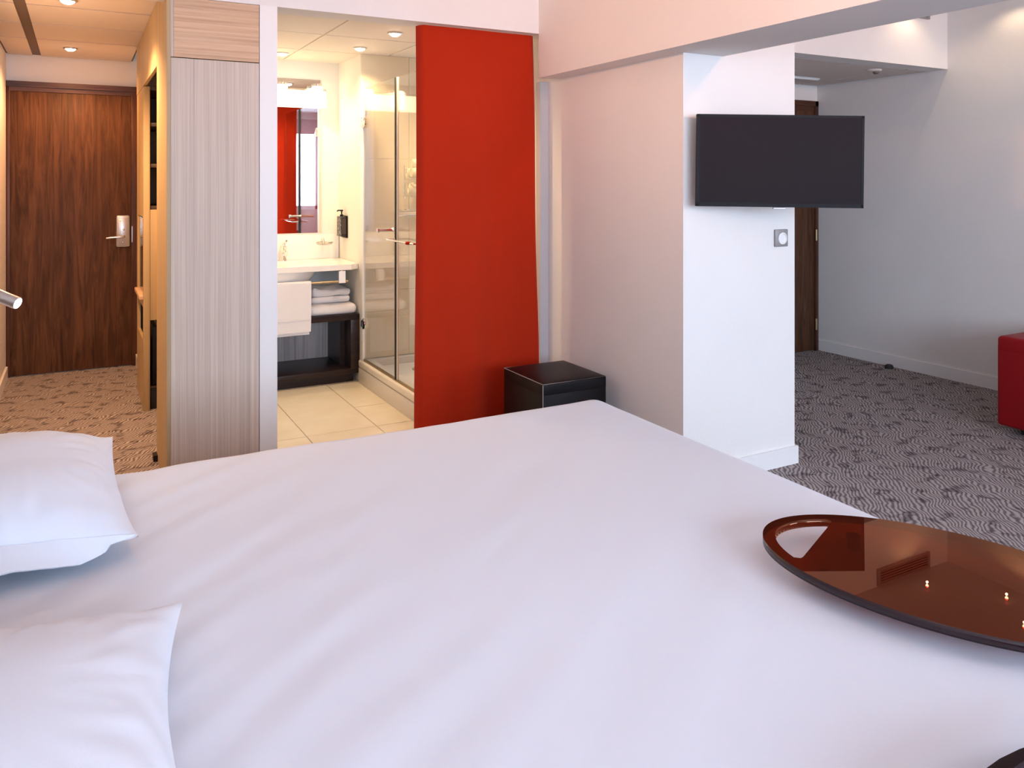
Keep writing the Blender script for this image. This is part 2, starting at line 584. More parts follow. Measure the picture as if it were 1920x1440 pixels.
d1 = thing('door_1', 'dark walnut entrance door at the end of the passage', None, (-0.04, 6.66, 0))
d1['kind'] = 'structure'
ob('leaf', bx(B(), -0.425, 0.350, 6.655, 6.70, 0.006, 2.030, bevel=.002), 'walnut', d1, True)
box('frame_side', (-0.449, -0.425, 6.645, 6.75, 0, 2.10), 'walnut_frame', d1, .002)
box('frame_side', (0.350, 0.3905, 6.640, 6.75, 0, 2.10), 'walnut_frame', d1, .002)
ob('frame_top', boxes((-0.449, 0.3905, 6.635, 6.75, 2.062, 2.10), (-0.449, 0.3905, 6.648, 6.75, 2.030, 2.062)), 'walnut_lintel', d1)
lever_plate(d1, 0.293, 6.655, 1.016)
box('strike_plate', (0.352, 0.358, 6.636, 6.640, 0.93, 1.05), 'satin_steel', d1)

d2 = thing('door_2', 'dark brown door at the end of the second passage', None, (4.9, 4.58, 0))
d2['kind'] = 'structure'
ob('leaf', bx(B(), 4.46, 5.300, 4.560, 4.605, 0.006, 1.965, bevel=.002), 'walnut', d2, True)
box('frame_side', (4.42, 4.46, 4.552, 4.65, 0, 2.045), 'walnut_frame', d2, .002)
box('frame_side', (5.300, 5.335, 4.545, 4.65, 0, 2.045), 'walnut_frame', d2, .002)
ob('frame_top', boxes((4.42, 5.335, 4.545, 4.65, 2.005, 2.045), (4.42, 5.335, 4.556, 4.65, 1.965, 2.005)), 'walnut_lintel', d2)
for z in (0.22, 0.95, 1.75):
    ob('hinge', tube(B(), [(5.302, 4.540, z - .045), (5.302, 4.540, z + .045)], .009, 10), 'brass_hinge', d2, True)

# ------------------------------------------------------------------ wardrobe end unit and open shelving unit in the passage
wd = thing('wardrobe', 'pale striped wooden wardrobe end next to the white post', 'wardrobe', (0.55, 4.17, 0))
ob('front_panel', bx(B(), 0.362, 0.745, 3.853, 3.878, 0.0, 1.938, bevel=.0015), 'pale_wood', wd)
ob('upper_panel', bx(B(), 0.374, 0.745, 3.853, 3.878, 1.942, 2.211, bevel=.0015), 'pale_wood_level', wd)
box('corner_strip', (0.362, 0.3735, 3.853, 3.878, 1.942, 2.211), 'pale_wood', wd)
box('side_panel', (0.345, 0.3615, 3.853, 4.36, 0.0, 2.211), 'honey_wood', wd)
ob('carcass', boxes((0.362, 0.745, 3.879, 4.36, 0.0, 2.205)), 'honey_wood', wd)
box('top_rail', (0.345, 0.3615, 4.36, 5.93, 1.965, 2.285), 'honey_wood', wd)
box('fascia', (0.345, 0.3615, 4.005, 4.36, 2.211, 2.285), 'honey_wood', wd)
box('foot', (0.325, 0.345, 4.30, 4.36, 0.0, 0.03), 'black_paint', wd)

sh = thing('shelf_unit', 'honey coloured open shelf unit beyond the wardrobe in the entrance passage', 'shelf unit', (0.55, 5.6, 0))
box('side_panel', (0.345, 0.380, 5.28, 5.34, 0.0, 1.960), 'honey_wood', sh, .0015)
ob('side_board', boxes((0.345, 0.362, 5.34, 5.90, 1.17, 1.960), (0.345, 0.362, 5.34, 5.90, 0.0, 0.42), (0.345, 0.362, 5.34, 5.90, 0.62, 0.68), (0.345, 0.362, 5.80, 5.90, 0.42, 1.17)), 'honey_wood', sh)
box('ledge', (0.325, 0.362, 5.34, 5.80, 0.665, 0.690), 'pale_wood_level', sh, .002)
box('glass_front', (0.352, 0.358, 5.36, 5.80, 0.70, 1.16), 'window_glass', sh)
box('recess_back', (0.42, 0.44, 5.34, 5.88, 0.42, 1.17), 'dark_shelf', sh)
box('drawer_front', (0.381, 0.735, 5.285, 5.30, 0.545, 1.215), 'honey_wood', sh, .002)
ob('carcass', boxes((0.70, 0.735, 5.30, 5.90, 0.0, 1.960), (0.362, 0.735, 5.88, 5.90, 0.0, 1.960)), 'dark_shelf', sh)
for z in (1.215, 1.47, 1.72, 1.94):
    box('shelf', (0.381, 0.70, 5.295, 5.87, z, z + .022), 'dark_shelf', sh, .0015)
box('base_shelf', (0.381, 0.70, 5.295, 5.87, 0.13, 0.142), 'dark_shelf', sh)
mb = thing('mini_bar', 'black minibar in the bottom of the shelf unit', 'minibar', (0.54, 5.58, 0.142))
ob('body', bx(B(), 0.40, 0.69, 5.33, 5.86, 0.142, 0.50, bevel=.004), 'black_plastic', mb, True)
box('door', (0.395, 0.695, 5.305, 5.328, 0.148, 0.50), 'black_plastic', mb, .004)
bk = thing('black_box', 'low black box on the floor under the minibar', 'box', (0.54, 5.58, 0.0))
box('body', (0.384, 0.69, 5.31, 5.86, 0.0, 0.11), 'black_paint', bk, .003)
box('lid', (0.382, 0.692, 5.305, 5.865, 0.11, 0.125), 'black_paint', bk, .003)


def downlight(name, label, x, y, z, r, on, group, wt=0, color=(1, .8, .55), cone=2.45, lens=True):
    t = thing(name, label, 'ceiling spot', (x, y, z - .012), group)
    ob('rim', lathe(B(), [(r, 0), (r, -.006), (r * .86, -.010), (r * .72, -.008), (r * .70, .002)], (x, y, z), 24), 'satin_steel', t, True)
    if lens:
        ob('bulb', lathe(B(), [(r * .68, 0), (r * .66, -.012), (r * .4, -.020), (r * .1, -.022)], (x, y, z), 20), on, t, True)
    if wt:
        L = light(name + '_light', 'SPOT', (x, y, z - .03), wt, color, spot_size=cone, spot_blend=0.6, shadow_soft_size=min(.04, r * .5))
        L.parent = t
        L.location = (0, 0, -.022)
    return t


downlight('ceiling_spot', 'lit recessed spot above the entrance passage', -0.047, 6.17, 2.290, 0.045, 'spot_warm', 'recessed ceiling spots', 45, (1, .46, .18), 2.75)
downlight('ceiling_spot', 'lit recessed spot above the passage beside the wardrobe', -0.047, 4.55, 2.290, 0.045, 'spot_warm', 'recessed ceiling spots', 150, (1, .56, .27))
downlight('ceiling_spot', 'lit recessed bathroom spot nearest the red curtain top', 1.64, 4.46, 2.262, 0.045, 'spot_warm', 'recessed ceiling spots', 33, (1, .68, .36))
downlight('ceiling_spot', 'lit recessed bathroom spot above the shower door hinge', 1.62, 5.06, 2.262, 0.045, 'spot_warm', 'recessed ceiling spots', 33, (1, .68, .36))
downlight('ceiling_spot', 'lit recessed bathroom spot above the mirror beside the white post', 1.22, 5.52, 2.262, 0.045, 'spot_warm', 'recessed ceiling spots', 33, (1, .68, .36))
for (x, y, lab) in ((4.90, 3.30, 'small lit spot in the room ceiling next to the air vent'), (5.20, 2.96, 'small lit spot in the room ceiling close to the side wall'), (4.96, 2.72, 'small lit spot in the room ceiling above the red ottoman')):
    downlight('room_spot', lab, x, y, ZC, 0.014, 'spot_warm_small', 'room ceiling spots', 3, (1, .72, .45))
# unseen uplighters added to warm the upper walls, on bed-head and window walls
def uplighter(loc, normal, label, power, tilt=.46):
    cone = 1.6 if normal[0] else 1.3
    n = Vector(normal)
    side = Vector((-n.y, n.x, 0))
    p = Vector(loc)
    t = thing('added_uplighter', label, 'wall lamp', loc, 'added wall uplighters')
    b = B()
    NS = 16
    rings = []
    for r_, z in ((.05, -.10), (.10, -.03), (.125, .05), (.118, .05), (.09, -.02), (.04, -.085)):
        rings.append([b.verts.new(p + side * (r_ * math.cos(PI * k / NS)) + n * (r_ * math.sin(PI * k / NS) + .002) + Vector((0, 0, z))) for k in range(NS + 1)])
    for A, C in zip(rings, rings[1:]):
        for k in range(NS):
            b.faces.new((A[k], A[k + 1], C[k + 1], C[k]))
    ob('bowl', b, 'white_plastic', t, True)
    d = n * math.cos(tilt) + Vector((0, 0, math.sin(tilt)))
    L = light('uplighter_light', 'SPOT', p + n * .09 + Vector((0, 0, .09)), power, (1, .43, .18), d.to_track_quat('-Z', 'Y').to_euler(), spot_size=cone, spot_blend=.8, shadow_soft_size=.05)


uplighter((XL, 0.55, 2.05), (1, 0, 0), 'added unseen white bowl uplighter on the bed head wall toward the window', 150, .38)
uplighter((XL, 2.45, 2.05), (1, 0, 0), 'added unseen white bowl uplighter on the bed head wall above the reading lamp', 115, .26)
uplighter((1.6, YB, 2.43), (0, 1, 0), 'added unseen white bowl uplighter beside the window near the beam', 380, .36)
uplighter((2.95, YB, 2.20), (0, 1, 0), 'added unseen white bowl uplighter on the window wall between the windows', 430, .36)
uplighter((5.1, YB, 2.20), (0, 1, 0), 'added unseen white bowl uplighter on the window wall in the far corner', 60, .36)

# smoke detector and strip in the second passage ceiling
sd = thing('smoke_detector', 'small round detector on the second passage ceiling', 'detector', (4.93, 3.72, 2.15))
ob('base', lathe(B(), [(.05, 0), (.05, -.008), (.045, -.012)], (4.93, 3.72, 2.175), 20), 'ceiling_tile', sd, True)
ob('sensor', lathe(B(), [(.02, 0), (.02, -.014), (.012, -.02)], (4.95, 3.72, 2.165), 14), 'ceiling_grid', sd, True)
ls = thing('light_strip', 'slim pale strip on the second passage ceiling', 'light strip', (4.8, 4.235, 2.165))
box('housing', (4.45, 4.97, 4.22, 4.25, 2.163, 2.175), 'white_plastic', ls, .002)
box('cover', (4.46, 4.96, 4.225, 4.245, 2.158, 2.163), 'lamp_strip_off' if 'lamp_strip_off' in MATS else 'white_plastic', ls, .001)

# air vent on the header wall (mirrored in the tray)
av = thing('air_vent', 'slatted grey air vent high on the header wall', 'vent', (4.88, 3.45, 2.50))
ob('frame', boxes((4.61, 5.15, 3.445, 3.46, 2.502, 2.514), (4.61, 5.15, 3.445, 3.46, 2.600, 2.612), (4.61, 4.63, 3.445, 3.46, 2.514, 2.600), (5.13, 5.15, 3.445, 3.46, 2.514, 2.600)), 'grey_plate', av)
box('duct', (4.63, 5.13, 3.455, 3.459, 2.514, 2.600), 'dark_void', av)
for k in range(5):
    b = bx(B(), 4.63, 5.13, 3.440, 3.456, -.002, .002)
    bmesh.ops.rotate(b, cent=(4.88, 3.448, 0), matrix=Matrix.Rotation(math.radians(35), 3, 'X'), verts=b.verts)
    bmesh.ops.translate(b, vec=(0, 0, 2.523 + .0170 * k), verts=b.verts)
    ob('slat', b, 'grey_plate', av)

# ------------------------------------------------------------------ bathroom: vanity niche
vn = thing('vanity_unit', 'dark wood vanity frame with open shelves under the washbasin', 'vanity unit', (1.26, 5.56, 0.011))
ob('upper_shelf', bx(B(), 0.84, 1.695, 5.31, 5.80, 0.440, 0.480, bevel=.002), 'wenge', vn, True)
ob('lower_shelf', bx(B(), 0.84, 1.695, 5.31, 5.80, 0.075, 0.108, bevel=.002), 'wenge', vn, True)
ob('upright', bx(B(), 1.635, 1.695, 5.31, 5.80, 0.108, 0.440, bevel=.002), 'wenge', vn, True)
ob('upright', bx(B(), 0.84, 0.90, 5.31, 5.80, 0.108, 0.440, bevel=.002), 'wenge', vn, True)
ob('side_lining', bx(B(), 1.60, 1.634, 5.45, 5.78, 0.108, 0.440), 'wenge', vn)
ob('plinth', bx(B(), 0.84, 1.665, 5.36, 5.80, 0.011, 0.075), 'wenge', vn)
ob('back_panel', bx(B(), 0.90, 1.60, 5.76, 5.775, 0.108, 0.440), 'grey_wood', vn)

wb = thing('washbasin', 'white ceramic washbasin counter with rounded bowl underneath', 'washbasin', (1.26, 5.56, 0.6))
# counter top with bowl cut by a ring of faces
b = B()
cx, cy, ra, rb_ = 1.14, 5.58, 0.25, 0.17
x0, x1, y0, y1 = 0.83, 1.697, 5.295, 5.822
N = 48
outer, inner = [], []
for k in range(N):
    a = 2 * PI * k / N
    c, s = math.cos(a), math.sin(a)
    tx = ((x1 - cx) / c if c > 1e-6 else (x0 - cx) / c if c < -1e-6 else 1e9)
    ty = ((y1 - cy) / s if s > 1e-6 else (y0 - cy) / s if s < -1e-6 else 1e9)
    t = min(tx, ty)
    outer.append((cx + c * t, cy + s * t))
    inner.append((c, s))
ot = [b.verts.new((p[0], p[1], 0.822)) for p in outer]
obm = [b.verts.new((p[0], p[1], 0.785)) for p in outer]
rows = [ot] + [[b.verts.new((cx + ra * f * c, cy + rb_ * f * s, z)) for c, s in inner] for f, z in ((1.0, .822), (.95, .80), (.86, .76), (.70, .725), (.4, .705), (.12, .70))]
for A, C in zip(rows, rows[1:]):
    for k in range(N):
        b.faces.new((A[k], A[(k + 1) % N], C[(k + 1) % N], C[k]))
b.faces.new(rows[-1])
for k in range(N):
    b.faces.new((ot[k], obm[k], obm[(k + 1) % N], ot[(k + 1) % N]))
under = [obm] + [[b.verts.new((cx + (ra + .06) * f * c, cy - .02 + (rb_ + .09) * f * s, z)) for c, s in inner] for f, z in ((1.0, .784), (.97, .74), (.86, .70), (.66, .675), (.3, .67))]
for A, C in zip(under, under[1:]):
    for k in range(N):
        b.faces.new((A[k], C[k], C[(k + 1) % N], A[(k + 1) % N]))
b.faces.new(under[-1])
ob('counter', b, 'ceramic', wb, True)
ob('splashback', bx(B(), 0.83, 1.695, 5.80, 5.822, 0.822, 1.00, bevel=.003), 'ceramic', wb, True)
ob('drain', lathe(B(), [(.022, 0), (.022, .004), (.012, .006)], (cx, cy, .70), 16), 'chrome', wb, True)

fc = thing('basin_tap', 'chrome single lever tap on the washbasin', 'tap', (1.28, 5.76, 0.822))
ob('body', lathe(B(), [(.026, 0), (.026, .006), (.021, .012), (.020, .085), (.023, .09), (.023, .105), (.016, .112)], (1.280, 5.755, .822), 20), 'chrome', fc, True)
ob('spout', tube(B(), [(1.280, 5.75, .875), (1.277, 5.70, .895), (1.273, 5.655, .89), (1.272, 5.635, .872)], [.014, .0135, .013, .012], 12), 'chrome', fc, True)
ob('lever', tube(B(), [(1.280, 5.755, .932), (1.282, 5.74, .948), (1.287, 5.69, .968)], [.012, .010, .007], 10), 'chrome', fc, True)

mr = thing('wall_mirror', 'tall frameless mirror above the washbasin', 'mirror', (1.2, 5.82, 1.01))
box('glass', (0.84, 1.572, 5.818, 5.8235, 1.012, 2.130), 'mirror', mr)

vl = thing('vanity_lamp', 'glowing two cup lamp across the bathroom mirror', 'wall lamp', (1.3, 5.8, 1.92))
box('back_plate', (0.98, 1.60, 5.805, 5.817, 2.02, 2.06), 'chrome', vl, .003)
ob('light_band', bx(B(), 0.90, 1.595, 5.775, 5.800, 1.925, 2.045, bevel=.008), 'lamp_band', vl, True)
for x in (1.265, 1.515):
    a = ob('arm', tube(B(), [(x, 5.805, 2.075), (x, 5.745, 2.085)], .009, 10), 'chrome', vl, True)
    ob('cap', lathe(B(), [(.018, 0), (.036, .004), (.036, .020), (.015, .026)], (x, 5.735, 2.068), 20), 'chrome', vl, True)
    ob('glass_cup', lathe(B(), [(.030, 0), (.040, .006), (.040, .125), (.034, .132)], (x, 5.735, 1.935), 24), 'lamp_frost', vl, True)

sp = thing('soap_dispenser', 'black pump soap dispenser in a wall holder right of the mirror', 'soap dispenser', (1.66, 5.65, 0.985))
ob('bottle', bx(B(), 1.655, 1.694, 5.60, 5.72, 0.99, 1.135, bevel=.006, seg=3), 'bottle_black', sp, True)
box('label', (1.6538, 1.6552, 5.612, 5.708, 1.005, 1.122), 'dispenser_label', sp)
box('wall_holder', (1.690, 1.6995, 5.59, 5.73, 0.98, 1.14), 'black_plastic', sp, .003)
ob('end_label', bx(B(), 1.660, 1.688, 5.598, 5.5995, 1.01, 1.12), 'dark_shelf', sp)
ob('pump', lathe(B(), [(.012, 0), (.012, .012), (.005, .014), (.005, .035), (.011, .037), (.011, .046), (.004, .048)], (1.674, 5.66, 1.135), 14), 'black_plastic', sp, True)
ob('nozzle', tube(B(), [(1.674, 5.66, 1.177), (1.650, 5.66, 1.178), (1.640, 5.66, 1.172)], .005, 8), 'black_plastic', sp, True)

sdh = thing('soap_dish', 'small glass soap dish on the wall below the mirror', 'soap dish', (1.57, 5.77, 0.92))
ob('dish', lathe(B(), [(.03, 0), (.055, .006), (.062, .022), (.060, .024), (.05, .010), (.02, .006)], (1.570, 5.735, .925), 24), 'dish_glass', sdh, True)
ob('bracket', tube(B(), [(1.570, 5.80, .965), (1.570, 5.775, .968), (1.570, 5.76, .950), (1.570, 5.755, .93)], .007, 10), 'chrome', sdh, True)
ob('ring', tube(B(), [(1.570 + .057 * math.cos(k * PI / 12), 5.735 + .057 * math.sin(k * PI / 12), .944) for k in range(25)], .003, 6, False), 'chrome', sdh, True)

tr_ = thing('towel_rail', 'brass toned towel rail below the washbasin', 'towel rail', (1.30, 5.30, 0.69))
ob('bar', tube(B(), [(0.86, 5.300, .708), (1.61, 5.300, .708)], .008, 12), 'brass_hinge', tr_, True)
for x in (0.95, 1.58):
    ob('bracket', tube(B(), [(x, 5.300, .708), (x, 5.335, .712), (x, 5.345, .785)], .006, 8), 'chrome', tr_, True)
ht = B()
def hang(u, v):
    x = 1.02 + .335 * u + .004 * math.sin(v * 5)
    L = 0.72
    s = v * L
    front = 0.325
    wv_ = .004 * math.sin(u * 9 + 1) * min(1, s * 4)
    if s < front:
        return Vector((x, 5.2865 - wv_ - .002, .715 - (front - s)))
    a = (s - front) / .05
    if a < 1:
        return Vector((x, 5.300 - .0135 * math.cos(a * PI), .712 + .0125 * math.sin(a * PI)))
    return Vector((x, 5.3145 + wv_ * .5, .712 - (s - front - .05)))
grid(ht, hang, 16, 60)
bmesh.ops.recalc_face_normals(ht, faces=ht.faces)
bmesh.ops.solidify(ht, geom=ht.faces[:], thickness=0.004)
towl = ob('hanging_towel', ht, 'towel', None, True)
tag(towl, 'white hand towel hanging over the rail under the washbasin', 'towel')
hem = ob('woven_band', bx(B(), 1.022, 1.353, 5.279, 5.283, .470, .485), 'towel', towl)

pp = box('paper_tag', (1.545, 1.590, 5.283, 5.290, .700, .780), 'paper')
tag(pp, 'small white paper card hanging at the end of the towel rail', 'card')


def folded_towel(x0, x1, y0, y1, z0, z1, layers, name, label, m_='towel', skew=0):
    t = thing(name, label, 'towel', ((x0 + x1) / 2, (y0 + y1) / 2, z0), 'folded towels on the vanity shelf')
    h = (z1 - z0) / layers
    for k in range(layers):
        b = B()
        j = random.uniform(-.006, .006)
        bx(b, x0 + j, x1 + j * .5, y0 + random.uniform(-.004, .004), y1, z0 + k * h, z0 + (k + 1) * h - .001, bevel=h * .42, seg=4)
        bmesh.ops.subdivide_edges(b, edges=[e for e in b.edges if e.calc_length() > .1], cuts=8, use_grid_fill=True)
        for v_ in b.verts:
            q = noise.noise(v_.co * 14 + Vector((0, 0, k * 3)))
            v_.co.z += (.006 if layers == 1 else .026) * q * (1 if k == layers - 1 else .35) * (v_.co.z - z0) / (z1 - z0)
            v_.co.x += skew * (v_.co.z - z0)
        ob('fold', b, m_, t, True)
    return t


folded_towel(1.36, 1.685, 5.325, 5.66, 0.480, 0.550, 1, 'folded_towel', 'large folded white bath towel lying on the dark vanity shelf')
folded_towel(1.385, 1.655, 5.40, 5.66, 0.552, 0.645, 2, 'folded_towel', 'smaller folded white towel lying on top of the bath towel', skew=.1)

# ------------------------------------------------------------------ shower
st = thing('shower_tray', 'cream shower tray with raised front panel', 'shower tray', (2.05, 4.65, 0.006))
b = boxes((1.70, 2.385, 4.06, 5.298, 0.05, 0.120), (1.70, 1.775, 4.06, 5.298, 0.120, 0.165), (2.33, 2.385, 4.06, 5.298, 0.120, 0.165), (1.775, 2.33, 5.24, 5.298, 0.120, 0.165), (1.775, 2.33, 4.06, 4.12, 0.120, 0.165))
ob('basin', b, 'shower_tray', st)
ob('front_panel', bx(B(), 1.685, 1.70, 4.06, 5.298, 0.011, 0.115, bevel=.003), 'acrylic_front', st, True)
ob('rim', bx(B(), 1.682, 1.76, 4.06, 5.298, 0.118, 0.168, bevel=.012, seg=3), 'shower_tray', st, True)
ob('drain', lathe(B(), [(.055, 0), (.055, .004), (.03, .007)], (2.03, 5.03, .120), 24), 'satin_steel', st, True)

# wall tiling inside the shower: each large tile is its own piece
wt_ = bpy.data.objects['wall_shower']
zz = [0.17, 0.63, 1.09, 1.545, 2.0, 2.262]
xx = [1.702, 2.05, 2.392]
for i in range(2):
    for j in range(5):
        box('tile', (xx[i] + .001, xx[i + 1] - .001, 5.292, 5.302, zz[j] + .001, zz[j + 1] - .001), 'shower_tile', wt_)

sdn = thing('shower_door', 'folding clear glass shower door with dark centre seal', 'shower door', (1.70, 4.7, 0.168))
box('glass_panel', (1.702, 1.708, 4.612, 5.235, 0.182, 2.02), 'shower_glass', sdn)
box('glass_panel', (1.702, 1.708, 4.07, 4.588, 0.182, 2.02), 'shower_glass', sdn)
box('seal', (1.693, 1.713, 4.600, 4.613, 0.178, 2.02), 'rubber_dark', sdn)
box('clear_edge', (1.700, 1.710, 4.584, 4.598, 0.178, 2.02), 'shower_tray', sdn)
box('wall_profile', (1.695, 1.712, 5.235, 5.292, 0.168, 2.02), 'trim_white', sdn, .002)
box('bottom_rail', (1.698, 1.712, 4.07, 5.235, 0.168, 0.182), 'brass_hinge', sdn, .002)
for z in (0.425, 1.785):
    h = ob('hinge', lathe(B(), [(.022, .0), (.038, -.004), (.038, -.012), (.020, -.022)], (1.702, 5.215, z), 18, 'x'), 'chrome', sdn, True)
    ob('hinge_pin', tube(B(), [(1.688, 5.235, z - .035), (1.688, 5.235, z + .035)], .008, 10), 'chrome', h, True)
ob('door_knob', tube(B(), [(1.60, 4.665, 1.088), (1.613, 4.665, 1.088), (1.617, 4.665, 1.088), (1.690, 4.665, 1.088), (1.702, 4.665, 1.088)], [.015, .016, .011, .010, .014], 14), 'chrome', sdn, True)
ob('towel_bar', tube(B(), [(1.690, 4.60, 1.035), (1.64, 4.60, 1.035), (1.64, 4.58, 1.035), (1.64, 4.20, 1.035), (1.645, 4.18, 1.035), (1.700, 4.18, 1.035)], .006, 10), 'chrome', sdn, True)
ob('bar_end', lathe(B(), [(.012, 0), (.016, .004), (.016, .014), (.008, .018)], (1.635, 4.235, 1.028), 14), 'red_curtain', sdn, True)

ss = thing('shower_set', 'chrome shower riser with overhead rose and looping hose', 'shower', (2.12, 5.27, 0.9))
ob('riser', tube(B(), [(2.115, 5.262, .98), (2.115, 5.262, 2.13)], .010, 12), 'chrome', ss, True)
ob('head_arm', tube(B(), [(2.115, 5.262, 2.13), (2.108, 5.22, 2.165), (2.09, 5.10, 2.165), (2.08, 5.02, 2.15)], .011, 12), 'chrome', ss, True)
ob('shower_head', lathe(B(), [(.02, .03), (.05, .012), (.085, .004), (.085, -.006), (.03, -.010)], (2.08, 5.02, 2.13), 24), 'chrome', ss, True)
ob('mixer', tube(B(), [(1.96, 5.245, 1.165), (2.29, 5.245, 1.165)], .022, 16), 'chrome', ss, True)
for x in (1.955, 2.295):
    ob('mixer_knob', tube(B(), [(x - .02, 5.245, 1.165), (x + .02, 5.245, 1.165)], .028, 16), 'chrome', ss, True)
for x in (2.03, 2.21):
    ob('wall_flange', lathe(B(), [(.03, 0), (.03, -.01), (.015, -.014), (.014, -.04)], (x, 5.292, 1.165), 16, 'y'), 'chrome', ss, True)
hp = [(2.12, 5.245, 1.14)]
for k in range(15):
    a = k / 14
    hp.append((2.12 - .10 * math.sin(a * PI * .9) + .23 * a, 5.20, 1.10 - .50 * math.sin(a * PI) ** .8 * (1 if a < .5 else 1) + .12 * a))
ob('hose', tube(B(), hp, .008, 10), 'satin_steel', ss, True)
ob('hand_shower', tube(B(), [(2.35, 5.20, 1.20), (2.35, 5.19, 1.30), (2.35, 5.17, 1.36), (2.348, 5.13, 1.375)], [.010, .011, .018, .030], 14), 'chrome', ss, True)

rk = thing('shower_rack', 'chrome corner rack in the shower holding rolled towels', 'rack', (2.12, 5.15, 1.28))
for z in (1.285, 1.40):
    ob('rack_frame', tube(B(), [(1.99, 5.235, z), (1.99, 5.10, z), (2.00, 5.075, z), (2.30, 5.075, z), (2.31, 5.10, z), (2.31, 5.235, z), (1.99, 5.235, z)], .006, 8), 'chrome', rk, True)
    for k in range(5):
        ob('rack_bar', tube(B(), [(2.03 + .06 * k, 5.08, z), (2.03 + .06 * k, 5.235, z)], .003, 6), 'chrome', rk, True)
for x in (1.995, 2.305):
    ob('rack_post', tube(B(), [(x, 5.235, 1.27), (x, 5.235, 1.50)], .005, 8), 'chrome', rk, True)


def rolled_towel(x0, x1, y, z, r, label):
    t = thing('rolled_towel', label, 'towel', ((x0 + x1) / 2, y, z), 'rolled towels in the shower rack')
    b = B()
    pts, rs = [], []
    for k in range(13):
        a = k / 12
        pts.append((x0 + (x1 - x0) * a, y, z + r))
        rs.append(r * (.80 + .20 * math.sin(min(1, min(a, 1 - a) * 6) * PI / 2)))
    tube(b, pts, rs, 20)
    for v_ in b.verts:
        v_.co += Vector((0, noise.noise(v_.co * 20), noise.noise(v_.co * 20 + Vector((5, 5, 5))))) * .004
    ob('roll', b, 'towel_cream', t, True)
    sp_ = []
    for k in range(40):
        a = k / 39
        rr = r * .8 * (1 - a) + .004
        sp_.append((x0 - .002, y + rr * math.cos(a * 6 * PI), z + r + rr * math.sin(a * 6 * PI)))
    ob('roll_edge', tube(B(), sp_, .0035, 6), 'towel_cream', t, True)


rolled_towel(2.0, 2.295, 5.155, 1.291, .046, 'rolled cream towel on the lower tier of the shower rack')
rolled_towel(2.0, 2.295, 5.190, 1.407, .038, 'rolled cream towel at the back of the upper rack tier')
rolled_towel(2.0, 2.295, 5.108, 1.407, .038, 'rolled cream towel at the front of the upper rack tier')
rolled_towel(2.02, 2.28, 5.149, 1.474, .036, 'rolled cream towel on the very top of the shower rack')

# ------------------------------------------------------------------ red curtain
cu = thing('red_curtain', 'plain deep red fabric curtain hanging in the bathroom opening', 'curtain', (1.93, 3.90, 0.02))
b = B()
def curt(u, v):
    z = 2.208 - v * 2.18
    xl = 1.572 + .006 * math.sin(v * 4)
    xr = 2.262 + .030 * min(1, v * 1.25) + .004 * math.sin(v * 9)
    x = xl + (xr - xl) * u
    amp = .25 + .75 * min(1, v * 1.5)
    y = 3.902 + amp * (.010 * math.sin(u * 9 + 1.2 + .4 * v) + .006 * math.sin(u * 21 + 2 * v)) + .004 * noise.noise(Vector((u * 4, v * 3, 1)))
    e = max(0, 1 - u / .035)
    y += .05 * e * e
    e2 = max(0, (u - .965) / .035)
    y += .018 * e2 * e2
    return Vector((x, y, z))
grid(b, curt, 90, 60)
bmesh.ops.recalc_face_normals(b, faces=b.faces)
bmesh.ops.solidify(b, geom=b.faces[:], thickness=0.003)
ob('cloth', b, 'red_curtain', cu, True)
b = B()
grid(b, lambda u, v: curt(u * .97 + .015, v) + Vector((0, -.004, 0)) if False else Vector((1.60 + .62 * u, curt(min(1, (1.60 + .62 * u - 1.572) / .69), 0).y - .004, 2.206 - .02 * v)), 40, 2)
ob('top_hem', b, 'red_curtain', cu, True)
ob('curtain_track', bx(B(), 1.59, 2.262, 3.945, 3.975, 2.196, 2.2115), 'trim_white', None)
tag(bpy.data.objects['curtain_track'], 'white curtain track under the bathroom header', 'curtain track')

# ------------------------------------------------------------------ black pouf
pf = thing('pouf', 'black leather cube pouf with pale worn seams by the curtain', 'pouf', (2.117, 3.448, 0))
X0, X1, Y0, Y1, PZ = 1.932, 2.302, 3.248, 3.648, .425
ob('body', bx(B(), X0 + .001, X1 - .001, Y0 + .001, Y1 - .001, .02, .400, bevel=.010, seg=3), 'black_leather', pf, True)
b = bx(B(), X0, X1, Y0, Y1, .360, PZ - .004, bevel=.012, seg=4)
bmesh.ops.subdivide_edges(b, edges=[e for e in b.edges if e.calc_length() > .2], cuts=10, use_grid_fill=True)
for v_ in b.verts:
    if v_.co.z > PZ - .006:
        a = (v_.co.x - X0) / (X1 - X0); c = (v_.co.y - Y0) / (Y1 - Y0)
        v_.co.z += .010 * max(0, 1 - (2 * a - 1) ** 4) * max(0, 1 - (2 * c - 1) ** 4)
ob('cushion', b, 'black_leather', pf, True)
e = .004
ob('seam', tube(B(), [(X0 + e, Y1 - e, PZ - .006), (X0 + e, Y0 + e, PZ - .006), (X1 - e, Y0 + e, PZ - .006), (X1 - e, Y1 - e, PZ - .006), (X0 + e, Y1 - e, PZ - .006)], .0022, 6), 'worn_seam', pf, True)
ob('seam', tube(B(), [(X0 + .003, Y0 + .003, PZ - .010), (X0 + .003, Y0 + .003, .30)], .002, 6), 'worn_seam', pf, True)
for sx in (X0 + .04, X1 - .04):
    for sy in (Y0 + .04, Y1 - .04):
        ob('foot', lathe(B(), [(.018, 0), (.020, .022)], (sx, sy, 0), 12), 'black_plastic', pf, True)

